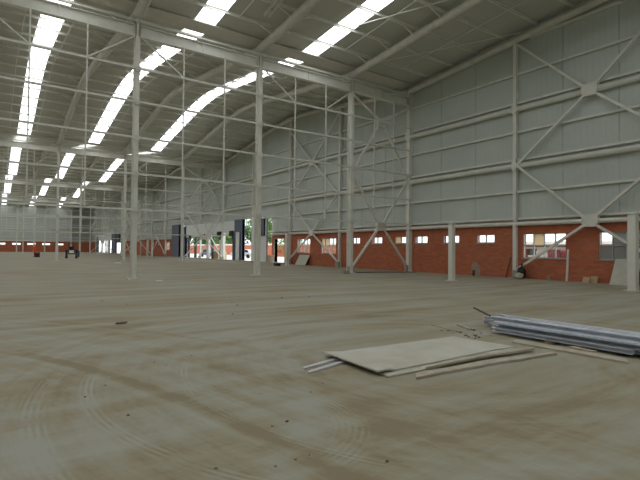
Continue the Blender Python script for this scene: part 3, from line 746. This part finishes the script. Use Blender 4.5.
# ---------------------------------------------------------------- person, barrow and tractor far off
def person(loc, rz):
    r = thing('person', 'person in orange overalls standing far off beside a black box', 'person', loc, rz=rz)
    H = 2.05
    def skin(name, pts, edges_, rad, mat):
        me = bpy.data.meshes.new(name); me.from_pydata([(a*K, b_*K, c*K) for a, b_, c in pts], edges_, [])
        o = bpy.data.objects.new(name, me); COL.objects.link(o); o.parent = r
        md = o.modifiers.new('skin', 'SKIN')
        for i, v in enumerate(me.skin_vertices[0].data): v.radius = (rad[i]*K, rad[i]*K); v.use_root = (i == 0)
        o.modifiers.new('sub', 'SUBSURF').levels = 1; o.modifiers['sub'].render_levels = 1
        me.materials.append(M[mat]); return o
    skin('overalls', [(0, 0, 1.08), (0, 0, 1.35), (0, 0, 1.62), (.2, 0, 1.66), (.27, .03, 1.32), (.26, .14, 1.08), (-.2, 0, 1.66), (-.28, .02, 1.32), (-.27, .1, 1.08),
                      (.11, 0, 1.0), (.13, .04, .56), (.14, 0, .14), (-.11, 0, 1.0), (-.13, .02, .56), (-.15, -.03, .14), (0, 0, 1.74)],
         [(0, 1), (1, 2), (2, 3), (3, 4), (4, 5), (2, 6), (6, 7), (7, 8), (0, 9), (9, 10), (10, 11), (0, 12), (12, 13), (13, 14), (2, 15)],
         [.17, .17, .17, .09, .07, .05, .09, .07, .05, .12, .095, .075, .12, .095, .075, .07], 'orange')
    MB().blob((0, 0, 1.90), (.105, .12, .145), 3, .02).build('head', 'skin', r, smooth=True)
    MB().blob((0, -.01, 1.99), (.13, .15, .09), 4, .02).build('hard_hat', 'orange', r, smooth=True)
    for s in (-1, 1):
        MB().blob((s*.26, .14, .98), (.045, .05, .09), 5, .04).build('hand', 'skin', r, smooth=True)
        MB().blob((s*.145, .05, .06), (.075, .16, .07), 6, .03).build('boot', 'dark', r, smooth=True)
person((6.0, 93.0, 0), 2.4)
r = thing('tool_box', 'black box on the floor beside the person in orange', 'box', (6.0, 88.0, 0))
MB().box(-.36, .36, -.3, .3, 0, .75).build('body', 'black', r, bevel=.04); MB().box(-.38, .38, -.32, .32, .55, .75).build('lid', 'dark', r)
def tractor(loc, rz):
    r = thing('tractor', 'small dark blue tractor parked far off at the left', 'tractor', loc, rz=rz)
    MB().box(-.35, .35, -1.0, .3, .75, 1.25).build('bonnet', 'blue', r, bevel=.08)
    MB().box(-.45, .45, .2, 1.2, .6, 1.15).build('chassis', 'dark', r, bevel=.05)
    MB().box(-.3, .3, .55, .95, 1.15, 1.3).box(-.3, .3, .9, 1.02, 1.25, 1.75).build('seat', 'black', r, bevel=.04)
    MB().tube([(0, .3, 1.2), (0, .45, 1.6)], .03).tube([(-.2, .47, 1.62), (.2, .47, 1.62)], .03).build('steering_wheel', 'black', r)
    MB().tube([(.2, -.4, 1.2), (.2, -.4, 1.9)], .05).build('exhaust', 'dark', r)
    MB().box(-.3, .3, -1.06, -.98, .8, 1.2).build('grille', 'white', r)
    for s in (-1, 1):
        w_ = MB().tube([(s*.5, .75, .62), (s*.82, .75, .62)], .62, 20).build('wheel', 'black', r)
        MB().tube([(s*.5, .75, .62), (s*.84, .75, .62)], .28, 14).build('hub', 'white', w_)
        w_ = MB().tube([(s*.5, -.75, .38), (s*.72, -.75, .38)], .38, 18).build('wheel', 'black', r)
        MB().tube([(s*.5, -.75, .38), (s*.74, -.75, .38)], .16, 12).build('hub', 'white', w_)
        MB().box(min(s*.48, s*.85), max(s*.48, s*.85), .25, 1.25, 1.22, 1.28).build('mudguard', 'blue', r, bevel=.02)
    for sx in (-.4, .4):
        MB().tube([(sx, 1.05, 1.1), (sx, 1.05, 2.25)], .04).build('roll_bar_upright', 'dark', r)
    MB().tube([(-.4, 1.05, 2.25), (.4, 1.05, 2.25)], .04).build('roll_bar', 'dark', r)
tractor((9.75, 78.5, 0), -.12)
r = thing('blue_barrel', 'blue barrel standing just right of the tractor', 'barrel', (12.4, 92, 0))
MB().tube([(0, 0, 0), (0, 0, .1), (0, 0, .9), (0, 0, .95)], .3, 16).build('body', 'blue', r); MB().tube([(0, 0, .95), (0, 0, 1.0)], .26, 16).build('lid', 'dark', r)

# ---------------------------------------------------------------- outdoors, seen through the openings
struct(MB().box(56, 56.5, -20, 230, -.2, 2.6).build('boundary_wall', 'brick'))
struct(MB().box(55.9, 56.6, -20, 230, 2.6, 2.95).build('boundary_wall_coping', 'render'))
def tree(x, y, h, w_, seed, lab):
    rd = random.Random(seed); r = thing('tree', lab, 'tree', (x, y, -.2), 'trees beyond the boundary wall')
    MB().tube([(0, 0, 0), (.1, .05, h*.35), (0, .2, h*.6)], .28, 8).build('trunk', 'bark', r)
    mb = MB()
    cl_ = [(rd.gauss(0, w_*.35), rd.gauss(0, w_*.35), h*.52+rd.gauss(0, h*.17), rd.uniform(.5, 1.1)*w_*.35) for _ in range(20)]
    for _ in range(2600):
        cx, cy, cz, rr = rd.choice(cl_); d_ = Vector((rd.gauss(0, 1), rd.gauss(0, 1), rd.gauss(0, 1))).normalized()*rr*rd.uniform(.6, 1.05)
        c = Vector((cx, cy, cz)) + d_; a = Vector((rd.gauss(0, 1), rd.gauss(0, 1), rd.gauss(0, 1))).normalized()*.3; b_ = a.orthogonal().normalized()*.2
        mb.add([c-a, c-b_, c+a, c+b_], [(0, 1, 2, 3)])
    mb.build('foliage', 'leaf', r)
for i, y in enumerate((99, 113.5, 121, 128, 136, 143, 151, 159, 168, 178, 200, 226)):
    tree(61 + (i % 3)*1.5, y, 11 + (i*7 % 4)*.8, 6, 20+i, 'leafy green tree in the row outside, beyond the boundary wall')
def car(x, y, rz, mat, lab):
    r = thing('car', lab, 'car', (x, y, -.12), rz=rz)
    body = [(-2.5, .35), (2.5, .35), (2.55, .9), (1.6, 1.05), (.9, 1.65), (-1.5, 1.7), (-2.2, 1.1), (-2.55, 1.0)]
    MB().prism((-.95, 0, 0), (.95, 0, 0), [(a, c) for a, c in body]).build('body', mat, r, bevel=.06)
    for s in (-1, 1):
        MB().prism((s*.955, 0, 0), (s*.965, 0, 0), [(-1.9, 1.12), (1.3, 1.12), (.85, 1.55), (-1.45, 1.6)]).build('side_window', 'black', r)
        for yy in (-1.6, 1.55): MB().tube([(s*.75, yy, .38), (s*.98, yy, .38)], .38, 16).build('wheel', 'black', r)
    return r
car(38, 95.5, .1, 'carblue', 'blue-grey car parked outside the loading opening')
car(40, 83, .5, 'car', 'pale car parked outside the loading opening, right of the white posts')
# neighbour building outside the near windows
r = thing('outbuilding', 'low white outbuilding seen through the near windows', 'building', (36, 22, -.12))
MB().box(0, 4, -16, 9, 0, 2.2).build('wall', 'render', r)
MB().box(-.4, 4.4, -16.4, 9.4, 2.2, 2.35).build('roof', 'dark', r)
for yy in (-12, -8, -4, 0, 4): MB().box(-.04, .02, yy-.5, yy+.5, .9, 1.9).build('window', 'dark', r)
crates = [(31.5, 17.0, 1.45, 'red', 'dark red crate outside the large window, right one'), (31.2, 18.2, 1.05, 'white', 'white crate outside the large window'), (31.6, 19.2, 1.5, 'dark', 'dark crate outside the large window'), (31.4, 16.0, 1.3, 'red', 'dark red crate outside the large window, far right one')]
for x, y, h, m_, lab in crates:
    c = thing('crate', lab, 'crate', (x, y, -.12), 'crates outside the near window')
    MB().box(-.4, .4, -.45, .45, 0, h+.5).build('body', m_, c, bevel=.03); MB().box(-.43, .43, -.48, .48, h+.4, h+.52).build('rim', m_, c)

# ---------------------------------------------------------------- world, camera, view
w = bpy.data.worlds.new('overcast_sky'); bpy.context.scene.world = w; w.use_nodes = True
bg = w.node_tree.nodes['Background']; bg.inputs[0].default_value = (.93, .96, 1, 1); bg.inputs[1].default_value = 2.2
cam = bpy.data.cameras.new('camera'); co = bpy.data.objects.new('camera', cam); COL.objects.link(co)
f, yaw, pitch, roll = 470.27, .6092, .02, .01
F = Vector((math.sin(yaw)*math.cos(pitch), math.cos(yaw)*math.cos(pitch), math.sin(pitch)))
R = Vector((math.cos(yaw), -math.sin(yaw), 0)); U = R.cross(F)
c, s = math.cos(roll), math.sin(roll)
R2 = R*c + U*s; U2 = U*c - R*s
mat = Matrix((R2, U2, -F)).transposed().to_4x4(); mat.translation = Vector((0, 0, 1.7*K))
co.matrix_world = mat; cam.lens = f/640*36; cam.sensor_width = 36; cam.sensor_fit = 'HORIZONTAL'; cam.clip_end = 500; cam.clip_start = .05
sc = bpy.context.scene; sc.camera = co
sc.view_settings.view_transform = 'Standard'; sc.view_settings.look = 'None'; sc.view_settings.gamma = 1
sc.view_settings.use_curve_mapping = False; sc.view_settings.exposure = .1
sc.cycles.max_bounces = 8; sc.cycles.diffuse_bounces = 5; sc.cycles.transparent_max_bounces = 16
